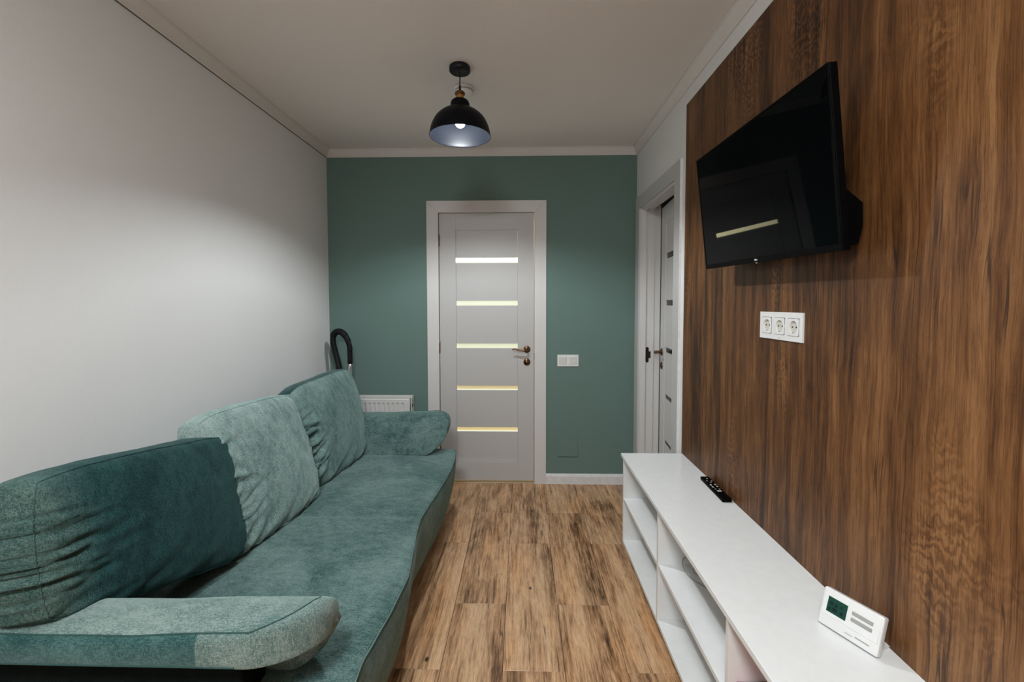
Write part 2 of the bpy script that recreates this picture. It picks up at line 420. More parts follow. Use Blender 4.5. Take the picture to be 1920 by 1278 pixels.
# baseboards
bp = [(0, 0), (.013, 0), (.013, .060), (.010, .066), (.010, .070), (.006, .0766), (0, .0766)]
bm = prism(bmesh.new(), bp, lambda u, v, w: (w, -u, v), .1785, XR); o = obj('baseboard_back', bm, M['baseboard']); tag(o, kind='structure')
bm = prism(bmesh.new(), bp, lambda u, v, w: (w, -u, v), XL, -.704); o = obj('baseboard_back', bm, M['baseboard']); tag(o, kind='structure')
bm = prism(bmesh.new(), bp, lambda u, v, w: (XL+u, w, v), YF, -.013); o = obj('baseboard_left', bm, M['baseboard']); tag(o, kind='structure')

# ------------------------------------------------------------------ doors
STRIPS = [(1.653, 1.690), (1.338, 1.374), (1.020, 1.055), (.704, .737), (.390, .423)]
def leaf_parts(root, T, glassmats, board, bright_edge=None, zb=.012):
    """leaf in local coords: u 0..0.701 along width, d depth (0 = room face, + away), z; T maps (u,d,z) to world"""
    def bx(name, u0, u1, d0, d1, z0, z1, mat, bev=.0006, label=None):
        bm = B(u0, u1, d0, d1, z0, z1, bev=bev, seg=1)
        for v in bm.verts: v.co = T(v.co.x, v.co.y, v.co.z)
        bmesh.ops.recalc_face_normals(bm, faces=bm.faces)
        return put(name, bm, mat, root, label=label)
    bx('stile', 0, .123, 0, .04, zb, 2.018, board); bx('stile', .5815, .701, 0, .04, zb, 2.018, board)
    bx('rail', .1232, .5813, .0004, .04, 1.895, 2.018, board)
    bx('rail', .1232, .5813, .0004, .04, zb, .152, board)
    zs = [1.8945]+[z for s in STRIPS for z in (s[1], s[0])]+[.1525]
    for i in range(6):
        top, bot = zs[2*i], zs[2*i+1]
        if i == 5:
            bm = bmesh.new()
            box(bm, .124, .5805, .004, .036, bot+.036, top)
            prism(bm, [(0.0006, 0), (.036, 0), (.036, .036), (.004, .036)], lambda a, b, w_: (w_, a, bot+b), .124, .5805)
            for v in bm.verts: v.co = T(v.co.x, v.co.y, v.co.z)
            bmesh.ops.recalc_face_normals(bm, faces=bm.faces)
            put('panel', bm, board, root)
        else:
            bx('panel', .124, .5805, .003, .036, bot, top, board)
    for i, (z0, z1) in enumerate(STRIPS):
        bx('glass_strip', .124, .5805, .012, .018, z0, z1, glassmats[i], bev=0, label='lit frosted glass strip' if bright_edge else 'dark glass strip')
def handle(root, T, u, z, tip, shadow=None):
    """rosette, lever and lower key rosette on the room face; tip = +1/-1 lever direction along u"""
    Lc = lambda pts: [T(*p) for p in pts]
    bm = bmesh.new()
    prof = [(0, 0), (.026, 0), (.026, -.004), (.022, -.008), (.018, -.009), (.014, -.010), (.012, -.014), (0, -.014)]
    lathe(bm, prof, seg=32, axis='y')
    for v in bm.verts: v.co = T(v.co.x+u, v.co.y, v.co.z+z)
    bmesh.ops.recalc_face_normals(bm, faces=bm.faces)
    h = put('door_handle', bm, M['bronze'], root, smooth=True, label='dark bronze lever handle on a round plate')
    P = spline([(u, -.010, z), (u, -.040, z), (u+.010*tip, -.050, z), (u+.030*tip, -.052, z-.003), (u+.058*tip, -.052, z-.001), (u+.085*tip, -.051, z+.005), (u+.108*tip, -.049, z+.003)], 6)
    n = len(P); rr = [.0095 if i < 10 else .0085-.004*max(0, (i-14)/(n-14)) for i in range(n)]
    bm = tube(bmesh.new(), [T(*p) for p in P], rr, 12)
    o = put('lever', bm, M['bronze'], root, smooth=True); o.parent = h
    bm = bmesh.new()
    lathe(bm, [(0, 0), (.026, 0), (.026, -.004), (.022, -.008), (.012, -.009), (.011, -.013), (0, -.013)], seg=32, axis='y')
    for v in bm.verts: v.co = T(v.co.x+u, v.co.y, v.co.z+z-.095)
    bmesh.ops.recalc_face_normals(bm, faces=bm.faces)
    put('lock_plate', bm, M['bronze'], root, smooth=True)
def casing(root, T, u0, u1, zt, w, th=.012, mat=None):
    """three mitred boards; T(u, d, z)"""
    def pr_(poly):
        bm = prism(bmesh.new(), poly, lambda a, b, d: T(a, d, b), -th, 0.0)
        es = [e for e in bm.edges]
        put('casing', bm, mat or M['door'], root)
    g = .0006
    pr_([(u0, 0), (u0+w, 0), (u0+w, zt-w-g), (u0, zt-g)])
    pr_([(u1-w, 0), (u1, 0), (u1, zt-g), (u1-w, zt-w-g)])
    pr_([(u0+g, zt), (u1-g, zt), (u1-w-g, zt-w), (u0+w+g, zt-w)])
    # inner bead
# --- door_1 in the back wall
d1 = empty('door_1', (-.26, 0, 0)); tag(d1, 'closed white door with five glowing glass strips in the green back wall', 'door', kind='structure')
T1 = lambda u, d, z: Vector((u-.613, d+.004, z))
Tc = lambda u, d, z: Vector((u, d, z))
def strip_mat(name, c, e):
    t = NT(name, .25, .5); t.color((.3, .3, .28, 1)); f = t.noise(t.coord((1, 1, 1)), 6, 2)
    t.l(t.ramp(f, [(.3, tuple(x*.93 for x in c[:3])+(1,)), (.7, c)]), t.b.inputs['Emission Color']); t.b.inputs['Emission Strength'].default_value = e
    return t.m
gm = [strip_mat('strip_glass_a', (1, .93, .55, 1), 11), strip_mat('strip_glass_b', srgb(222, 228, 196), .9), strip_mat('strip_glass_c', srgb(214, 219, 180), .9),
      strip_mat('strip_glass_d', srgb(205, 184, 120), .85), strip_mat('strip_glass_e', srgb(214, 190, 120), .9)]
leaf_parts(d1, T1, gm, M['door_leaf'], True, .020)
em = emit('glass_lit_edge', srgb(245, 245, 220), .95)  # glow painted in for the reflection along each lower glass edge
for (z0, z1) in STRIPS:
    put('glass_edge_glint', B(-.489, -.0325, .013, .0158, z0, z0+.008), em, d1, label='glowing strip painting the reflection on the lower glass edge')
handle(d1, T1, .649, 1.012, -1)
casing(d1, Tc, -.7036, .1784, 2.1068, .086)
jm = M['door']
bm = bmesh.new(); box(bm, -.6176-.028, -.6176, 0.0, .12, 0, 2.0208+.028); put('jamb', bm, jm, d1)
put('jamb', B(.0924, .120, 0, .12, 0, 2.0208+.028), jm, d1)
put('jamb', B(-.6176, .0924, 0, .12, 2.0208+.003, 2.049), jm, d1)
put('door_stop', B(-.6176, -.600, .045, .06, 0, 2.02), jm, d1); put('door_stop', B(.0915, .0925, .05, .06, 0, 2.02), jm, d1)
for z in (1.82, 1.03, .24):
    bm = bmesh.new(); lathe(bm, [(0, -.045), (.003, -.045), (.0065, -.042), (.0065, -.001), (.0055, 0), (.0065, .001), (.0065, .042), (.003, .045), (0, .045)], c=(-.6155, -.0035, z), seg=16)
    put('hinge', bm, M['bronze'], d1, smooth=True)
put('threshold', B(DX0, DX1, .0, .10, -.003, .0015), M['threshold'], d1, label='pale strip under the door')
put('latch', B(.089, .0925, -.001, .004, .935, .985), M['black'], d1)
# warm lamp on the hallway ceiling
hl = empty('hall_ceiling_lamp', (-.3, .75, H), 'round warm lamp on the hallway ceiling behind the closed door', 'lamp')
put('lamp_body', lathe(bmesh.new(), [(0, H), (.12, H), (.12, H-.03), (.11, H-.035), (.105, H-.03), (0, H-.03)], (-.3, .75, 0), 32), M['plastic'], hl, True)
put('diffuser', lathe(bmesh.new(), [(0, H-.031), (.10, H-.031), (.095, H-.045), (0, H-.055)], (-.3, .75, 0), 32), M['hall_glow'], hl, True)

# --- door_2 in the right wall, ajar into the dark side room
d2 = empty('door_2', (XR, -.46, 0)); tag(d2, 'white door ajar in the right wall with dark glass strips', 'door', kind='structure')
Tr = lambda u, d, z: Vector((XR+d, u, z))
casing(d2, Tr, -.9, -.022, 2.1068, .086, mat=M['door_leaf'])
put('casing_edge', B(XR-.0125, XR, -.9012, -.8995, 0, 2.1068), M['baseboard'], d2)
for (a, b) in ((-.838, -.814), (-.108, -.084)):
    put('jamb', B(XR, XR+.10, a, b, 0, 2.045), M['door'], d2)
put('jamb', B(XR, XR+.10, -.814, -.108, 2.021, 2.045), M['door'], d2)
put('jamb_rebate', B(XR+.10, XR+.146, -.100, -.084, 0, 2.045), M['door'], d2)
put('door_stop', B(XR+.004, XR+.040, -.108, -.120, 0, 2.021), M['door'], d2); put('door_stop', B(XR+.004, XR+.040, -.802, -.814, 0, 2.021), M['door'], d2)
put('door_stop', B(XR+.004, XR+.040, -.802, -.12, 2.009, 2.021), M['door'], d2)
ang = math.atan2(.062, .695)
hx, hy = .924, -.806
def T2(u, d, z):   # u from free edge (0) to hinge (.701)
    a = .701-u
    return Vector((hx + a*math.sin(ang) + d*math.cos(ang), hy + a*math.cos(ang) - d*math.sin(ang), z))
leaf_parts(d2, T2, [M['glassdark']]*5, M['door'])
handle(d2, T2, .052, 1.012, 1)
bm = prism(bmesh.new(), [(.0105*math.cos(a), .986+.045*(1 if math.sin(a) > 0 else -1)+.0105*math.sin(a)) for a in [2*math.pi*(i+.5)/20 for i in range(20)]], lambda a, b, w_: (XR+.056+a, w_, b), -.1100, -.108)
put('strike_plate', bm, M['strike'], d2); put('strike_lip', B(XR+.066, XR+.080, -.1105, -.108, .962, 1.01), M['strike'], d2)

# ------------------------------------------------------------------ walnut cladding on the right wall
PY0, ZPT = -.9493, 2.3564
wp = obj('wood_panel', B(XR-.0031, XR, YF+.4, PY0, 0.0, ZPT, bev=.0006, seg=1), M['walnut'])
tag(wp, 'large walnut brown wood-grain panel covering the right wall behind the television', 'wall panel')
XP = XR-.0031

# ------------------------------------------------------------------ pendant lamps
def pendant(x, y, label):
    r = empty('pendant_lamp', (x, y, H), label, 'lamp')
    c = (x, y, 0)
    put('canopy', lathe(bmesh.new(), [(0, H), (.047, H), (.0495, H-.004), (.0495, H-.022), (.046, H-.026), (0, H-.027)], c, 48), M['black'], r, True)
    put('cord', tube(bmesh.new(), [(x, y, H-.02), (x, y, 2.45), (x, y, 2.40), (x, y, 2.368)], .0028, 8), M['cord'], r, True)
    put('cord_grip', lathe(bmesh.new(), [(0, 2.392), (.0045, 2.392), (.0055, 2.370), (.0055, 2.366), (0, 2.366)], c, 20), M['black'], r, True)
    put('socket_cap', lathe(bmesh.new(), [(0, 2.369), (.008, 2.369), (.012, 2.364), (.0215, 2.361), (.0240, 2.356), (.0240, 2.350), (.0215, 2.347), (0, 2.347)], c, 40), M['bronze'], r, False)
    put('socket', lathe(bmesh.new(), [(0, 2.3475), (.0180, 2.3475), (.0180, 2.331), (.0225, 2.329), (.0225, 2.322), (0, 2.322)], c, 40), M['brass'], r, False, 'brass lamp socket')
    # shade: outer and inner skins, 2 mm apart
    outp = [(.0235, 2.326), (.034, 2.323), (.042, 2.316), (.0455, 2.306), (.0460, 2.290), (.0475, 2.283)]+[(p.x, p.y) for p in spline([(.050, 2.281, 0), (.064, 2.276, 0), (.082, 2.267, 0), (.100, 2.254, 0), (.117, 2.236, 0), (.130, 2.214, 0), (.139, 2.190, 0), (.1435, 2.170, 0), (.145, 2.156, 0)], 3)]
    put('shade', lathe(bmesh.new(), outp+[(.1463, 2.155), (.1463, 2.152), (.1435, 2.152), (.1425, 2.156)]+[(max(a-.0022, .02), b-.0018) for a, b in reversed(outp[:-1])], c, 72), M['shade_out'], r, True, 'black dome shade')
    put('shade_lining', lathe(bmesh.new(), [(.1422, 2.1555)]+[(max(a-.0027, .0195), b-.0024) for a, b in reversed(outp[:-1])]+[(.0, 2.323)], c, 72, cap=False), M['shade_in'], r, True, 'pale lit inside of the shade')
    put('bulb_neck', lathe(bmesh.new(), [(0, 2.321), (.0135, 2.321), (.0135, 2.295), (.016, 2.285), (.0245, 2.235), (.0, 2.235)], c, 32), M['plastic'], r, True)
    put('bulb', lathe(bmesh.new(), [(0, 2.2355), (.0245, 2.2345), (.0248, 2.228), (.0235, 2.215), (.0195, 2.205), (.0125, 2.198), (.006, 2.1955), (0, 2.195)], c, 32), M['bulb'], r, True, 'glowing white bulb')
    return r
pendant(*LAMPS[0], 'black dome pendant lamp with brass socket hanging from the ceiling')
kl = empty('kitchen_ceiling_lamp', (-.3, -3.65, H), 'round white opal ceiling lamp behind the camera', 'lamp')
put('lamp_base', lathe(bmesh.new(), [(0, H), (.275, H), (.275, H-.02), (0, H-.02)], (-.3, -3.65, 0), 40), M['plastic'], kl, True)
put('opal_shade', lathe(bmesh.new(), [(0, H-.021), (.268, H-.021), (.264, H-.045), (.22, H-.07), (.12, H-.083), (0, H-.087)], (-.3, -3.65, 0), 40), M['opal'], kl, True, 'glowing opal shade')

# smoke detector
sd = empty('smoke_detector', (-.303, -.895, H), 'small round white smoke detector on the ceiling behind the pendant lamp', 'detector')
c = (-.303, -.895, 0)
put('detector_base', lathe(bmesh.new(), [(0, H), (.052, H), (.052, H-.012), (.050, H-.014), (0, H-.014)], c, 48), M['ceiling'], sd, True)
put('detector_cap', lathe(bmesh.new(), [(0, H-.014), (.046, H-.015), (.047, H-.024), (.040, H-.033), (.020, H-.036), (0, H-.036)], c, 48), M['ceiling'], sd, True)
put('vent_slot', lathe(bmesh.new(), [(.0465, H-.0165), (.0478, H-.0165), (.0478, H-.0195), (.0465, H-.0195)], c, 48), M['greyplastic'], sd, True)

# ------------------------------------------------------------------ light switch, access hatch, sockets
sw = empty('light_switch', (.3405, 0, .9295), 'white double light switch on the green wall right of the door', 'switch')
put('frame', B(.262, .419, -.008, 0, .886, .973, bev=.002), M['plastic'], sw)
for x in (.3025, .3785):
    bm = B(x-.0285, x+.0285, -.012, -.007, .9015, .9575, bev=.0015)
    for v in bm.verts:
        if v.co.y < -.009: v.co.y += (v.co.z-.93)*-.06
    put('rocker', bm, M['rocker'], sw)
ah = empty('access_hatch', (.3435, 0, .278), 'square access hatch painted green low on the wall by the stand', 'hatch')
put('hatch_door', B(.272, .415, -.0055, 0, .207, .350, bev=.0008), M['green'], ah)
put('hatch_frame', prism(bmesh.new(), [(.2705, .2035), (.4185, .2035), (.4185, .2065), (.2705, .2065)], lambda a, b, w_: (a, w_, b), -.0015, 0), M['dark'], ah)

so = empty('socket_outlet', (XP, -1.790, 1.279), 'white triple power outlet on the wood panel under the television', 'outlet')
y0, y1, z0, z1 = -1.904, -1.677, 1.2345, 1.3235
HO = [-1.719, -1.790, -1.861]
# frame as a plate with three holes
def plate_with_holes(y0, y1, z0, z1, holes, hw, x0, x1):
    bm = bmesh.new(); yy = sorted([y0, y1]+[h+s*hw for h in holes for s in (-1, 1)]); zc_ = (z0+z1)/2; zz = [z0, zc_-hw, zc_+hw, z1]
    for i in range(len(yy)-1):
        for j in range(3):
            mid = (yy[i]+yy[i+1])/2
            if j == 1 and any(abs(mid-h) < hw for h in holes): continue
            box(bm, x0, x1, yy[i], yy[i+1], zz[j], zz[j+1])
    bmesh.ops.remove_doubles(bm, verts=bm.verts, dist=1e-5)
    return bm
put('frame', plate_with_holes(y0, y1, z0, z1, HO, .0275, XP-.0055, XP), M['plastic'], so)
for h in HO:
    bm = bmesh.new(); zc_ = 1.279
    # insert face with a round well
    seg = 40; ro = .0195; hw = .0265; xf = XP-.0068; xb = XP-.0001
    outer = []; inner = []; innerb = []
    for i in range(seg):
        a = 2*math.pi*(i+.5)/seg; cy_, cz_ = math.cos(a), math.sin(a); s = hw/max(abs(cy_), abs(cz_))
        outer.append(bm.verts.new((xf, h+cy_*s, zc_+cz_*s))); inner.append(bm.verts.new((xf, h+cy_*ro, zc_+cz_*ro))); innerb.append(bm.verts.new((xb, h+cy_*ro*.95, zc_+cz_*ro*.95)))
    ob = [bm.verts.new((XP-.006, v.co.y, v.co.z)) for v in outer]
    for i in range(seg):
        j = (i+1) % seg
        bm.faces.new((outer[i], outer[j], inner[j], inner[i])); bm.faces.new((inner[i], inner[j], innerb[j], innerb[i])); bm.faces.new((outer[i], ob[i], ob[j], outer[j]))
    bm.faces.new(innerb); bmesh.ops.recalc_face_normals(bm, faces=bm.faces)
    ins = put('socket_insert', bm, M['plastic'], so)
    o = put('earth_clip', B(XP-.0066, XP-.0012, h-.004, h+.004, zc_+.016, zc_+.019), M['chrome'], so); o.parent = ins; o.matrix_parent_inverse = Matrix()
    o = put('earth_clip', B(XP-.0066, XP-.0012, h-.004, h+.004, zc_-.019, zc_-.016), M['chrome'], so); o.parent = ins
    o = put('socket_face', lathe(bmesh.new(), [(0, 0), (.0182, 0), (.0182, -.0015), (0, -.0015)], (XP-.0008, h, zc_), 32, 'x'), M['cream'], so); o.parent = ins
    for s in (-1, 1):
        o = put('pin_hole', lathe(bmesh.new(), [(0, 0), (.0026, 0), (.0026, -.0006), (0, -.0006)], (XP-.0023, h+s*.0095, zc_), 12, 'x'), M['dark'], so); o.parent = ins
    o = put('shadow_gap', B(XP-.0063, XP-.0057, h-.026, h+.026, 1.279-.0280, 1.279-.0268), M['greyplastic'], so); o.parent = ins
put('maker_mark', B(XP-.0058, XP-.0055, -1.795, -1.785, 1.2400, 1.2418), M['greyplastic'], so)

# ------------------------------------------------------------------ radiator
ra = empty('radiator', (-1.0, -.06, .15), 'white ribbed panel radiator on the green wall behind the sofa arm', 'radiator')
rx0, rx1 = -1.212, -.806
bm = bmesh.new()
# fluted front plate
ribs = []; x = rx0+.018; pitch = .0345
prof = [(rx0, -.100)]
while x+pitch < rx1-.012:
    prof += [(x, -.100), (x+.005, -.092), (x+.0125, -.092), (x+.0175, -.100)]
    x += pitch
prof.append((rx1-.012, -.100))
def ribplate(z, shrink): return [bm.verts.new((px, py if not shrink else -.100, z)) for px, py in prof]
rows = [ribplate(.155, 1), ribplate(.205, 1), ribplate(.212, 0), ribplate(.622, 0), ribplate(.629, 1), ribplate(.654, 1)]
for a, b in zip(rows, rows[1:]):
    for i in range(len(a)-1): bm.faces.new((a[i], a[i+1], b[i+1], b[i]))
top = [bm.verts.new((v.co.x, -.088, .660)) for v in rows[-1]]; bot = [bm.verts.new((v.co.x, -.085, .152)) for v in rows[0]]
for i in range(len(top)-1):
    bm.faces.new((rows[-1][i], rows[-1][i+1], top[i+1], top[i])); bm.faces.new((bot[i], bot[i+1], rows[0][i+1], rows[0][i]))
bmesh.ops.recalc_face_normals(bm, faces=bm.faces)
put('front_plate', bm, M['radiator'], ra)
put('rear_plate', B(rx0, rx1, -.040, -.030, .155, .655), M['radiator'], ra)
bm = bmesh.new(); n = 44; step = (rx1-rx0-.03)/n
for i in range(n+1):
    xx = rx0+.012+i*step; box(bm, xx, xx+step*.42, -.088, -.034, .667, .670)
box(bm, rx0, rx1, -.092, -.083, .664, .672); box(bm, rx0, rx1, -.038, -.030, .667, .673); box(bm, rx0, rx1, -.064, -.058, .668, .6715)
o = put('top_grille', bm, M['radiator'], ra)
put('side_cover', prism(bmesh.new(), [(-.100, .155), (-.030, .155), (-.030, .673), (-.092, .671), (-.100, .660)], lambda a, b, w_: (w_, a, b), rx1-.004, rx1), M['radiator'], ra)
put('side_cover', prism(bmesh.new(), [(-.100, .155), (-.030, .155), (-.030, .673), (-.092, .671), (-.100, .660)], lambda a, b, w_: (w_, a, b), rx0, rx0+.004), M['radiator'], ra)
put('valve_opening', lathe(bmesh.new(), [(0, 0), (.012, 0), (.012, .002), (0, .002)], (rx1, -.066, .640), 20, 'x'), M['greyplastic'], ra)
put('valve_slot', B(rx1, rx1+.0015, -.078, -.060, .592, .618), M['dark'], ra)
for x in (rx0+.06, rx1-.06): put('bracket', B(x-.01, x+.01, -.032, -.0005, .2, .62), M['radiator'], ra)

# ------------------------------------------------------------------ vacuum cleaner in the corner
vc = empty('vacuum_cleaner', (-1.30, -.17, 0), 'vacuum cleaner with black hose looped up in the corner behind the sofa', 'vacuum cleaner')
hp = [(-1.250, -.24, .20), (-1.272, -.23, .45), (-1.292, -.19, .72), (-1.311, -.155, .891), (-1.338, -.14, .987), (-1.357, -.14, 1.083), (-1.349, -.14, 1.135), (-1.325, -.143, 1.152), (-1.300, -.145, 1.152), (-1.270, -.147, 1.130), (-1.247, -.15, 1.092), (-1.235, -.15, 1.045), (-1.232, -.15, .985), (-1.232, -.15, .925)]
P = spline(hp, 22)
rr = []
for i in range(len(P)):
    base = .0195 + .0004*math.sin(i*1.9)
    if P[i].z > 1.12 and i < len(P)*.72: base += .003
    rr.append(base if i < len(P)-60 else .0175)
put('hose', tube(bmesh.new(), P, rr, 14), M['hose'], vc, True)
put('grip', tube(bmesh.new(), spline([(-1.247, -.152, 1.10), (-1.230, -.155, 1.075), (-1.220, -.157, 1.04), (-1.221, -.157, 1.02)], 5), .009, 10), M['hose'], vc, True)
put('wand', tube(bmesh.new(), [(-1.232, -.15, .935), (-1.232, -.151, .90), (-1.231, -.158, .55), (-1.230, -.165, .10)], .0135, 20), M['chrome'], vc, True, 'chrome telescopic tube')
put('wand_slider', B(-1.238, -1.226, -.168, -.160, .865, .900, bev=.002), M['chrome'], vc)
bm = B(-1.30, -1.16, -.21, -.12, .0, .045, bev=.012); put('floor_head', bm, M['black'], vc)
put('neck', tube(bmesh.new(), [(-1.230, -.165, .03), (-1.230, -.165, .12)], .018, 14), M['black'], vc, True)
bm = B(-1.37, -1.15, -.36, -.225, .015, .22, bev=.045, seg=4); put('canister', bm, M['black'], vc, True)
for y in (-.3625, -.2225):
    put('wheel', lathe(bmesh.new(), [(0, -.008), (.055, -.008), (.055, .008), (0, .008)], (-1.33, y, .055), 24, 'y'), M['greyplastic'], vc)

# ------------------------------------------------------------------ sofa
so_x = lambda y: 0
SY0, SY1 = -2.262, -.458
def xfront(y):
    pts = [(-2.262, -.405), (-2.12, -.416), (-2.05, -.408), (-1.93, -.396), (-1.77, -.389), (-1.60, -.412), (-1.47, -.432), (-1.37, -.440), (-1.27, -.432), (-1.10, -.416), (-.95, -.405), (-.82, -.399), (-.68, -.401), (-.56, -.412), (-.458, -.425)]
    for (a, xa), (b, xb) in zip(pts, pts[1:]):
        if a <= y <= b:
            t = (y-a)/(b-a); t = t*t*(3-2*t)*.35+t*.65
            return xa+(xb-xa)*t
    return pts[0][1] if y < pts[0][0] else pts[-1][1]
sofa = empty('sofa', (-.9, -1.36, 0), 'teal fabric sofa with two curved padded arms along the left wall', 'sofa')
def seat_mesh():
    bm = bmesh.new(); N = 120; rings = []
    for i in range(N+1):
        t = i/N
        y = SY0+(SY1-SY0)*t
        # end rounding
        de = min(y-SY0, SY1-y); rr_ = .080
        inset = 0
        if de < rr_: inset = rr_-math.sqrt(max(0, rr_**2-(rr_-de)**2))
        xf = xfront(y)-inset
        seam = sum(math.exp(-((y-s)/.011)**2) for s in (-1.37, -2.12))
        crown = .006*math.sin(math.pi*min(1, max(0, (y+2.12)/.75 if y < -1.37 else (y+1.37)/.9)))
        zt = .420-.002*seam
        endz = -.012*math.exp(-de/.02)
        pf = []
        # bottom back -> bottom front -> bulge -> piping -> top -> back
        pf.append((-1.36, .085)); pf.append((xf-.085, .085)); pf.append((xf-.062, .088))
        for k in range(1, 12):
            s = k/12; z = .088+(.416-.088)*s
            x = xf-.060*(1-s)**1.15+.014*math.sin(math.pi*s)
            pf.append((x, z))
        pf.append((xf, zt+endz)); pf.append((xf-.012, zt+.007+endz))
        for k in range(1, 15):
            s = k/14; x = xf-.012-(xf-.012+1.36)*s
            z = zt+.007+endz+(.010+crown)*math.sin(math.pi*min(1, s*1.1))*(.6) - .004*seam
            z += .0022*noise.noise(Vector((x*5, y*5, 1.3)))
            pf.append((x, z))
        rings.append([bm.verts.new((x, y, z)) for x, z in pf])
    for a, b in zip(rings, rings[1:]):
        n = len(a)
        for k in range(n):
            j = (k+1) % n; bm.faces.new((a[k], a[j], b[j], b[k]))
    bm.faces.new(rings[0]); bm.faces.new(rings[-1])
    bmesh.ops.recalc_face_normals(bm, faces=bm.faces)
    return bm
put('seat', seat_mesh(), M['fab'], sofa, True)
pp = []
for i in range(161):
    y = SY0+.03+(SY1-SY0-.06)*i/160; de = min(y-SY0, SY1-y); rr_ = .080
    ins = rr_-math.sqrt(max(0, rr_**2-(rr_-de)**2)) if de < rr_ else 0
    pp.append((xfront(y)-ins+.0005, y, .4205-.004*math.exp(-de/.02)))
put('piping', tube(bmesh.new(), pp, .0022, 8), M['piping_light'], sofa, True)
for s in (-1.37, -2.12):
    pass
bm = B(-1.41, -1.235, -2.20, -.50, .10, .70, bev=.045, seg=4)
put('backrest', bm, M['fab_back'], sofa, True)
for x in (-1.33, -.56):
    for y in (-2.17, -.55):
        put('foot', lathe(bmesh.new(), [(0, 0), (.018, 0), (.024, .09), (0, .09)], (x, y, 0), 16), M['black'], sofa)
def arm(sign, ybase, mat, name_label):
    """sign +1: far arm (outward = +Y); ybase = inner base line"""
    cs = [(.0, .428), (.012, .47), (.035, .53), (.066, .59), (.098, .630), (.120, .645), (.150, .651), (.190, .650), (.218, .646), (.234, .639), (.241, .628), (.243, .605), (.239, .578), (.224, .568), (.16, .566), (.105, .556), (.082, .51), (.075, .428), (.04, .424)]
    pts = [(p.x, p.y) for p in spline([(a, b, 0) for a, b in cs+[cs[0]]], 3)[:-1]]
    oc, zc_ = .125, .600
    tb = [(.42, -.588), (.45, -.548), (.48, -.512), (.51, -.485), (.54, -.468), (.565, -.458), (.59, -.453), (.61, -.452), (.63, -.455), (.645, -.465), (.66, -.485)]
    def xe(o, z):
        x = tb[-1][1]
        for (a, xa), (b, xb) in zip(tb, tb[1:]):
            if z <= a: x = xa; break
            if a <= z <= b: x = xa+(xb-xa)*(z-a)/(b-a); break
        t = max(0, (o-.12)/.125)
        t2 = max(0, (.13-o)/.10) if z > .56 else 0
        return x-.205*(1-math.sqrt(1-min(t, .985)**2))-.018*t2**2
    bm = bmesh.new(); rings = []
    S = [(0, 1, 0), (.15, 1, 0), (.3, 1, 0), (.42, 1, 0), (.52, 1, 0), (.6, 1, 0), (.68, 1, 0), (.75, 1, 0), (.82, 1, 0), (.88, 1, 0), (.93, 1, 0), (.953, 1, 0), (.976, 1, 0),
         (1, 1, .016), (1, .985, .007), (1, .955, .002), (1, .90, 0), (1, .80, 0), (1, .65, 0), (1, .45, 0), (1, .2, 0)]
    x0 = -1.40
    for s, k, dx in S:
        ring = []
        for o, z in pts:
            oo = oc+(o-oc)*k; zz = zc_+(z-zc_)*k
            xq = xe(oo, zz)-dx
            x = x0+(-.695-x0)*(s/.93) if s <= .93 else -.695+(xq+.695)*(s-.93)/.07
            sag = (-.005*math.sin(math.pi*s)+.007*max(0, (s-.75)/.25)) if z > .6 else 0
            ring.append(bm.verts.new((x, ybase+sign*oo, zz+sag+.0015*noise.noise(Vector((x*9, oo*9, zz*9))))))
        rings.append(ring)
    for a, b in zip(rings, rings[1:]):
        n = len(a)
        for k in range(n):
            j = (k+1) % n; bm.faces.new((a[k], a[j], b[j], b[k]))
    bm.faces.new(rings[0]); bm.faces.new(rings[-1])
    bmesh.ops.recalc_face_normals(bm, faces=bm.faces)
    near = lambda q: min(range(len(pts)), key=lambda i: (pts[i][0]-q[0])**2+(pts[i][1]-q[1])**2)
    ia, ib, ic = near((.230, .642)), near((.240, .580)), near((.112, .640))
    seams = [[rings[i][ia].co.copy() for i in range(14)]+[rings[13][j].co.copy() for j in range(ia-1, ic, -1)], [rings[i][ib].co.copy() for i in range(14)]]
    bm.faces.ensure_lookup_table(); band = []
    if sign < 0:
        vs_ = set(); 
        for i in range(11): vs_ |= set(rings[i][ia:ib+1])
        band = [f.index for f in bm.faces if all(v in vs_ for v in f.verts)]
    bm.faces.index_update()
    for f in bm.faces:
        if f.index in set(band): f.material_index = 1
    o = put('armrest', bm, mat, sofa, True)
    o.data.materials.append(M['fab_band'])
    q = put('under_arm_shade', B(-1.38, -.640, ybase+sign*.085, ybase+sign*.176, .405, .5645, bev=.004), M['arm_shade'], sofa, label='black block painting the shade under the arm')  # dark block stands in for the shade below the arm overhang
    for sm in seams:
        q = put('piping', tube(bmesh.new(), [v+Vector((0, sign*.0004, 0)) for v in spline(sm, 4)], .0018, 8), M['piping'], sofa, True); q.parent = o
    return o
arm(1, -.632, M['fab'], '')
arm(-1, -2.083, M['fab_arm'], '')

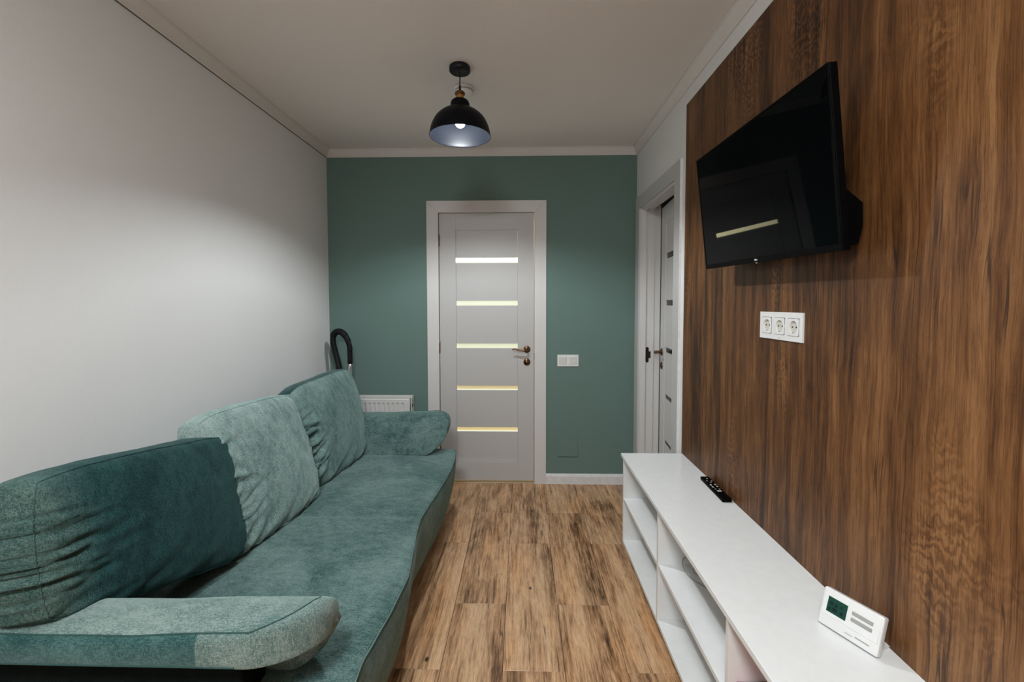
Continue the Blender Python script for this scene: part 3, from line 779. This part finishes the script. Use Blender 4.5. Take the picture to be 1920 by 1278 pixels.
# ------------------------------------------------------------------ back cushions
def cushion(label, BL, BR, TR, TL, th_b, th_t, bulge, mat, seed, folds=1.0, round_=.10, bow=.03, top_mat=None):
    BL, BR, TR, TL = map(Vector, (BL, BR, TR, TL))
    C0 = (BL+BR)/2
    e1 = ((BR-BL)+(TR-TL)).normalized(); e2 = ((TL-BL)+(TR-BR)).normalized(); nn = e1.cross(e2).normalized()
    if nn.x < 0: nn = -nn
    nu, nv, nw = 64, 50, 10
    bm = bmesh.new(); grid = {}
    def P(i, j, k):
        u = -1+2*i/nu; v = -1+2*j/nv; w_ = -1+2*k/nw
        return u, v, w_
    def vert(i, j, k):
        key = (i, j, k)
        if key in grid: return grid[key]
        u, v, w_ = P(i, j, k)
        # plan rounding of the outline
        ru = u*(1-round_*.5*(v**2)**3); rv = v*(1-round_*(u**2)**3)
        # sides bow inward slightly between corners, out at middle
        ru *= 1+(bow if u > 0 else .03)*(1-v*v); rv *= 1+.025*(1-u*u)
        a = (ru+1)/2; b = (rv+1)/2
        base = BL*(1-a)*(1-b)+BR*a*(1-b)+TR*a*b+TL*(1-a)*b
        th = th_b*(1-b)+th_t*b
        fu = max(0, 1-u*u); fv = max(0, 1-v*v)
        puff = bulge*(fu**.55)*(fv**.55)
        front = (puff*.9)
        back = -th-(puff*.5)
        t = (w_+1)/2
        d = back*(1-t)+front*t
        # gusset puffs outward
        g = .010*(1-w_*w_)
        off_ = Vector()
        if abs(u) == 1: off_ += e1*g*u
        if abs(v) == 1: off_ += e2*g*v
        p = base+nn*d+off_
        grid[key] = bm.verts.new(p); return grid[key]
    def face(a, b, c_, d): 
        try: bm.faces.new((a, b, c_, d))
        except ValueError: pass
    for k in (0, nw):
        for i in range(nu):
            for j in range(nv): face(vert(i, j, k), vert(i+1, j, k), vert(i+1, j+1, k), vert(i, j+1, k))
    for j in (0, nv):
        for i in range(nu):
            for k in range(nw): face(vert(i, j, k), vert(i+1, j, k), vert(i+1, j, k+1), vert(i, j, k+1))
    for i in (0, nu):
        for j in range(nv):
            for k in range(nw): face(vert(i, j, k), vert(i, j+1, k), vert(i, j+1, k+1), vert(i, j, k+1))
    bmesh.ops.recalc_face_normals(bm, faces=bm.faces)
    for _ in range(7): bmesh.ops.smooth_vert(bm, verts=bm.verts, factor=.5, use_axis_x=True, use_axis_y=True, use_axis_z=True)
    bm.normal_update()
    inv = {v: k for k, v in grid.items()}
    disp = {}; rnd = random.Random(int(seed*10)); FO = []
    for i in range(15):      # gathers at the near side edge
        v0 = .55-1.52*i/14+rnd.uniform(-.06, .06); an = rnd.uniform(-.25, .45)+(.35 if v0 < -.5 else 0)
        FO.append((-1.0, v0, math.cos(an), math.sin(an), rnd.uniform(.18, .62), rnd.uniform(.028, .052), rnd.uniform(.004, .012)))
    for i in range(5):       # long soft creases rising from the bottom edge
        u0 = -.8+1.5*i/4+rnd.uniform(-.15, .15); an = rnd.uniform(.25, .8)
        FO.append((u0, -1.0, math.cos(an), math.sin(an), rnd.uniform(.35, .7), rnd.uniform(.05, .09), rnd.uniform(.004, .008)))
    for i in range(4):       # short puckers at the far edge
        v0 = -.7+.9*i/3+rnd.uniform(-.1, .1)
        FO.append((1.0, v0, -1, rnd.uniform(-.3, .1), rnd.uniform(.1, .2), .035, .004))
    for v in bm.verts:
        i, j, k = inv[v]; u = -1+2*i/nu; vv = -1+2*j/nv; w_ = -1+2*k/nw
        q = Vector((u*1.0+seed, vv*1.0, w_*.3))
        d = .006*noise.noise(q*1.6)+.0018*noise.noise(q*6)
        for (u0, v0, du, dv, ln, wd, am) in FO:
            au, av = u-u0, vv-v0; L = au*du+av*dv
            if L < -.25 or L > ln*1.6: continue
            c_ = au*-dv+av*du + .12*L*L/ln*(1 if v0 > 0 else -1)
            c_ += .035*noise.noise(Vector((L*5, v0*7, seed)))
            env = math.exp(-(max(0, L)/ln)**2)*(1-math.exp(-((L+.26)/.12)**2))
            x_ = c_/(wd*(1+.9*max(0, L)/ln))
            d += folds*am*env*(math.exp(-((x_-.9)**2)*1.4)-1.15*math.exp(-(x_*x_)*2.2)+.5*math.exp(-((x_+1.0)**2)*1.4))
        if w_ < -.5: d *= .4
        disp[v] = v.normal*d
    for v, d in disp.items(): v.co += d
    bm.normal_update()
    if top_mat:
        for f in bm.faces:
            ks = [inv[v] for v in f.verts]
            if all(k_[1] == nv for k_ in ks): f.material_index = 1
    per = [(i, 0) for i in range(nu)]+[(nu, j) for j in range(nv)]+[(i, nv) for i in range(nu, 0, -1)]+[(0, j) for j in range(nv, 0, -1)]
    path = [grid[(i, j, nw)].co + grid[(i, j, nw)].normal*.0008 for i, j in per]
    root = empty('back_cushion', C0, label, 'cushion', 'back cushions on the teal sofa')
    cv = put('cover', bm, mat, root, True)
    if top_mat: cv.data.materials.append(top_mat)
    put('piping', tube(bmesh.new(), path, .0017, 6, closed=True), mat, root, True)
    return root
cushion('darkest and nearest teal back cushion, resting partly on the near sofa arm',
        (-1.035, -2.305, .650), (-.985, -1.700, .450), (-1.075, -1.665, .880), (-1.060, -2.300, .975), .14, .13, .050, M['fab_dark'], 3.1, 1.0, .06)
cushion('grey-green middle back cushion, between the dark cushion and the farthest one',
        (-1.01, -1.735, .450), (-.955, -1.190, .440), (-1.105, -1.155, .920), (-1.115, -1.765, .965), .12, .09, .055, M['fab_light'], 9.4, 1.5, .08)
cushion('farthest teal back cushion, leaning beside the far sofa arm',
        (-1.02, -1.150, .445), (-.960, -.605, .440), (-1.085, -.520, .955), (-1.125, -1.165, .935), .12, .09, .066, M['fab_far'], 15.7, 1.9, .08, .15, M['fab_back'])

# ------------------------------------------------------------------ low white stand
st = empty('tv_stand', (.68, -1.8, 0), 'long low glossy white open stand with shelves along the wood panel', 'stand')
T_ = .016; SX0, SX1 = .527, XP; SZ0, SZ1 = .102, .571; YA, YZ = -.965, -2.68
put('top', B(.517, SX1, YZ-.006, -.959, SZ1-T_, SZ1, bev=.0008, seg=1), M['melamine'], st)
def board(name, x0, x1, y0, y1, z0, z1):
    o = put(name, B(x0, x1, y0, y1, z0, z1, bev=.0005, seg=1), M['melamine'], st)
    return o
board('bottom', SX0, SX1, YZ, YA, SZ0, SZ0+T_)
divs = [YA, -1.533, -2.100, YZ+T_]
for i, y in enumerate(divs): board('side_panel' if i in (0, 3) else 'divider', SX0, SX1-.004, y-T_, y, SZ0+T_, SZ1-T_)
for a, b in zip(divs, divs[1:]):
    if b < -2.3: continue
    board('shelf', SX0+.001, SX1-.004, b, a-T_, .332-T_/2, .332+T_/2)
put('back_panel', B(SX1-.004, SX1, YZ, YA, SZ0, SZ1-T_), M['melamine'], st)
for y in (-1.0, -1.55, -2.1, -2.64):
    for x in (.62, .79): put('foot', lathe(bmesh.new(), [(0, 0), (.018, 0), (.018, .01), (.011, .012), (.011, SZ0), (0, SZ0)], (x, y-.01, 0), 16), M['black'], st)

# things on the stand
rc = empty('remote_control', (.808, -1.41, SZ1), 'slim black remote control lying against the wood panel', 'remote')
a_ = math.atan2(.008, .222)
def RT(bm):
    bmesh.ops.rotate(bm, verts=bm.verts, cent=(0, 0, 0), matrix=Matrix.Rotation(-a_*.6, 3, 'Z')); bmesh.ops.translate(bm, verts=bm.verts, vec=(.807, -1.405, SZ1)); return bm
bm = B(-.0205, .0205, -.112, .112, 0, .015, bev=.004, seg=3)
for v in bm.verts:
    if abs(v.co.y) > .09: v.co.x *= 1-.10*(abs(v.co.y)-.09)/.022
put('body', RT(bm), M['tvplastic'], rc, True)
for (bx_, by_, mm, sx, sy) in [(-.010, .018, 'cream', .0032, .0055), (.010, .024, 'cream', .0032, .0040), (-.010, -.002, 'cream', .0032, .0050), (.010, .004, 'cream', .0032, .0042), (0, -.040, 'letter', .0085, .0050),
                               (0, .085, 'greyplastic', .003, .003), (-.010, .060, 'greyplastic', .003, .003), (.010, .060, 'greyplastic', .003, .003), (0, .045, 'greyplastic', .003, .003), (-.008, -.022, 'greyplastic', .003, .003), (.008, -.022, 'greyplastic', .003, .003)]:
    put('button', RT(B(bx_-sx, bx_+sx, by_-sy, by_+sy, .0145, .0162, bev=.0004, seg=1)), M[mm], rc)

th = empty('thermostat', (.75, -2.2, SZ1), 'white room thermostat with green display standing on the white stand', 'thermostat')
yaw, lean = .4527, .3502
wv = Vector((math.sin(yaw), -math.cos(yaw), 0)); nb = Vector((math.cos(yaw), math.sin(yaw), 0)); upv = Vector((0, 0, 1))*math.cos(lean)+nb*math.sin(lean); nbk = nb*math.cos(lean)-Vector((0, 0, 1))*math.sin(lean)
O = Vector((.7206, -2.1553, .5775)); TW, TH = .1230, .0855
def TT(bm):   # local: x along width, y back (away from the viewer), z up along the face
    for v in bm.verts: v.co = O+wv*v.co.x+nbk*v.co.y+upv*v.co.z
    bmesh.ops.recalc_face_normals(bm, faces=bm.faces); return bm
put('body', TT(B(0, TW, 0, .020, 0, TH, bev=.0035, seg=3)), M['plastic'], th, True)
put('faceplate', TT(B(.004, TW-.004, -.0012, .002, .0255, TH-.004, bev=.0008, seg=1)), M['plastic'], th)
lc = put('display', TT(B(.0135, .0545, -.0018, 0, .0345, .0690)), M['lcd'], th, label='dark green display')
segs = [(.022, .056, .006, .008), (.032, .055, .005, .008), (.043, .057, .004, .005), (.020, .042, .004, .006), (.030, .044, .010, .008), (.045, .044, .006, .007)]
for (sx, sz, sw_, sh_) in segs:
    o = put('display_digit', TT(B(sx-sw_/2, sx+sw_/2, -.0021, -.0017, sz-sh_/2, sz+sh_/2)), M['lcdseg'], th); o.parent = lc
for z in (.0600, .0460): put('button_bar', TT(B(.0640, .1060, -.0024, 0, z-.0042, z+.0042, bev=.001, seg=1)), M['greyplastic'], th)
put('slider_slot', TT(B(.078, .106, -.0006, 0, .0125, .0150)), M['greyplastic'], th)
for i in range(6): put('lettering', TT(B(.058+i*.0026, .0598+i*.0026, -.0004, 0, .0105, .0125)), M['greyplastic'], th)
put('stand_foot', TT(B(.006, TW-.006, .014, .030, -.0035, .010, bev=.002, seg=1)), M['plastic'], th)
bm = bmesh.new()
A = O+nb*.012; q = [A, A+wv*TW, A+wv*TW+nb*.055, A+nb*.055]
prism(bm, [(0.0, 0), (.066, 0), (.066, .003), (0.0, .006)], lambda a, b, w_: Vector((O.x, O.y, SZ1))+nb*(a+.014)+wv*w_+Vector((0, 0, b)), .008, TW-.008)
put('table_stand', bm, M['plastic'], th)

cbp = [(.74, -1.80, .3425), (.69, -1.73, .3425), (.648, -1.676, .3425), (.626, -1.644, .3425), (.615, -1.606, .343), (.617, -1.56, .352), (.627, -1.553, .370), (.648, -1.56, .372), (.657, -1.57, .352), (.648, -1.585, .3425), (.650, -1.61, .3425), (.69, -1.64, .3425), (.75, -1.66, .3425)]
cb_ = obj('cable', tube(bmesh.new(), spline(cbp, 6), .0016, 8), M['cable'], None, True)
tag(cb_, 'thin grey coiled cable on the middle shelf of the white stand', 'cable')
rb = obj('red_box', B(.545, .74, -2.36, -2.119, SZ0+T_, .388, bev=.003), M['red'])
tag(rb, 'red box standing in the nearest compartment of the white stand', 'box')

# ------------------------------------------------------------------ television
tvr = empty('television', (.714, -1.814, 1.693), 'black flat television on a tilting bracket on the wood panel', 'television')
cT = Vector((.7142, -1.8142, 1.6929)); W2, H2 = .7233/2, .7233*.432/.732/2
nT = Vector((-.99319739, -.00597737, -.11628939)).normalized()
pTR, pTL, pBL = Vector((.692, -2.180, 1.898)), Vector((.686, -1.457, 1.912)), Vector((.736, -1.449, 1.488))
uT = (pTR-pTL).normalized(); uT = (uT-nT*uT.dot(nT)).normalized(); vT = uT.cross(nT); vT = vT if vT.z > 0 else -vT
def TV(bm):   # local x along width (toward camera), y back towards wall, z up
    for v in bm.verts: v.co = cT+uT*v.co.x-nT*v.co.y+vT*v.co.z
    bmesh.ops.recalc_face_normals(bm, faces=bm.faces); return bm
put('bezel', TV(B(-W2, W2, .0015, .022, -H2, H2, bev=.003)), M['tvplastic'], tvr)
put('bezel_frame', TV(B(-W2, W2, -.001, .0025, -H2, -H2+.017, bev=.001, seg=1)), M['tvplastic'], tvr)
put('bezel_frame', TV(B(-W2, W2, -.001, .0025, H2-.008, H2, bev=.001, seg=1)), M['tvplastic'], tvr)
for s in (-1, 1): put('bezel_frame', TV(B(s*W2, s*(W2-.008), -.001, .0025, -H2+.017, H2-.008, bev=.001, seg=1)), M['tvplastic'], tvr)
put('screen', TV(B(-W2+.007, W2-.007, .0003, .002, -H2+.015, H2-.007)), M['screen'], tvr, label='glossy black screen')
# rear housing: thin at the top, deep at the bottom
bm = prism(bmesh.new(), [(.021, .155), (.028, .12), (.034, -.045), (.040, -.060), (.084, -.105), (.080, -.160), (.066, -H2+.012), (.021, -H2+.006)], lambda a, b, w_: (w_, a, b), -W2+.06, W2-.036)
put('rear_housing', TV(bm), M['tvplastic'], tvr)
for i in range(7): put('vent_rib', TV(B(W2-.037, W2-.0345, .024+i*.002, .026+i*.002, .02-i*.012, .075-i*.012)), M['black'], tvr)
for z in (-.005, .012): put('port', TV(B(W2-.0365, W2-.0345, .026, .034, z-.0025-.03, z+.0025-.03)), M['letter'], tvr)
o = put('maker_mark', TV(B(-.006, .004, -.0014, -.0008, -H2+.0055, -H2+.0115)), M['letter'], tvr, label='small silver lettering')
put('maker_mark', TV(B(.006, .010, -.0014, -.0008, -H2+.0055, -H2+.0100)), M['letter'], tvr)
put('status_light', TV(B(.000, .003, -.001, .004, -H2-.003, -H2)), M['letter'], tvr)
put('bracket_plate', B(XP-.004, XP-.0002, -1.92, -1.72, 1.58, 1.80, bev=.001, seg=1), M['black'], tvr)
put('bracket_arm', B(XP-.075, XP-.003, -1.85, -1.79, 1.66, 1.74, bev=.003), M['black'], tvr)
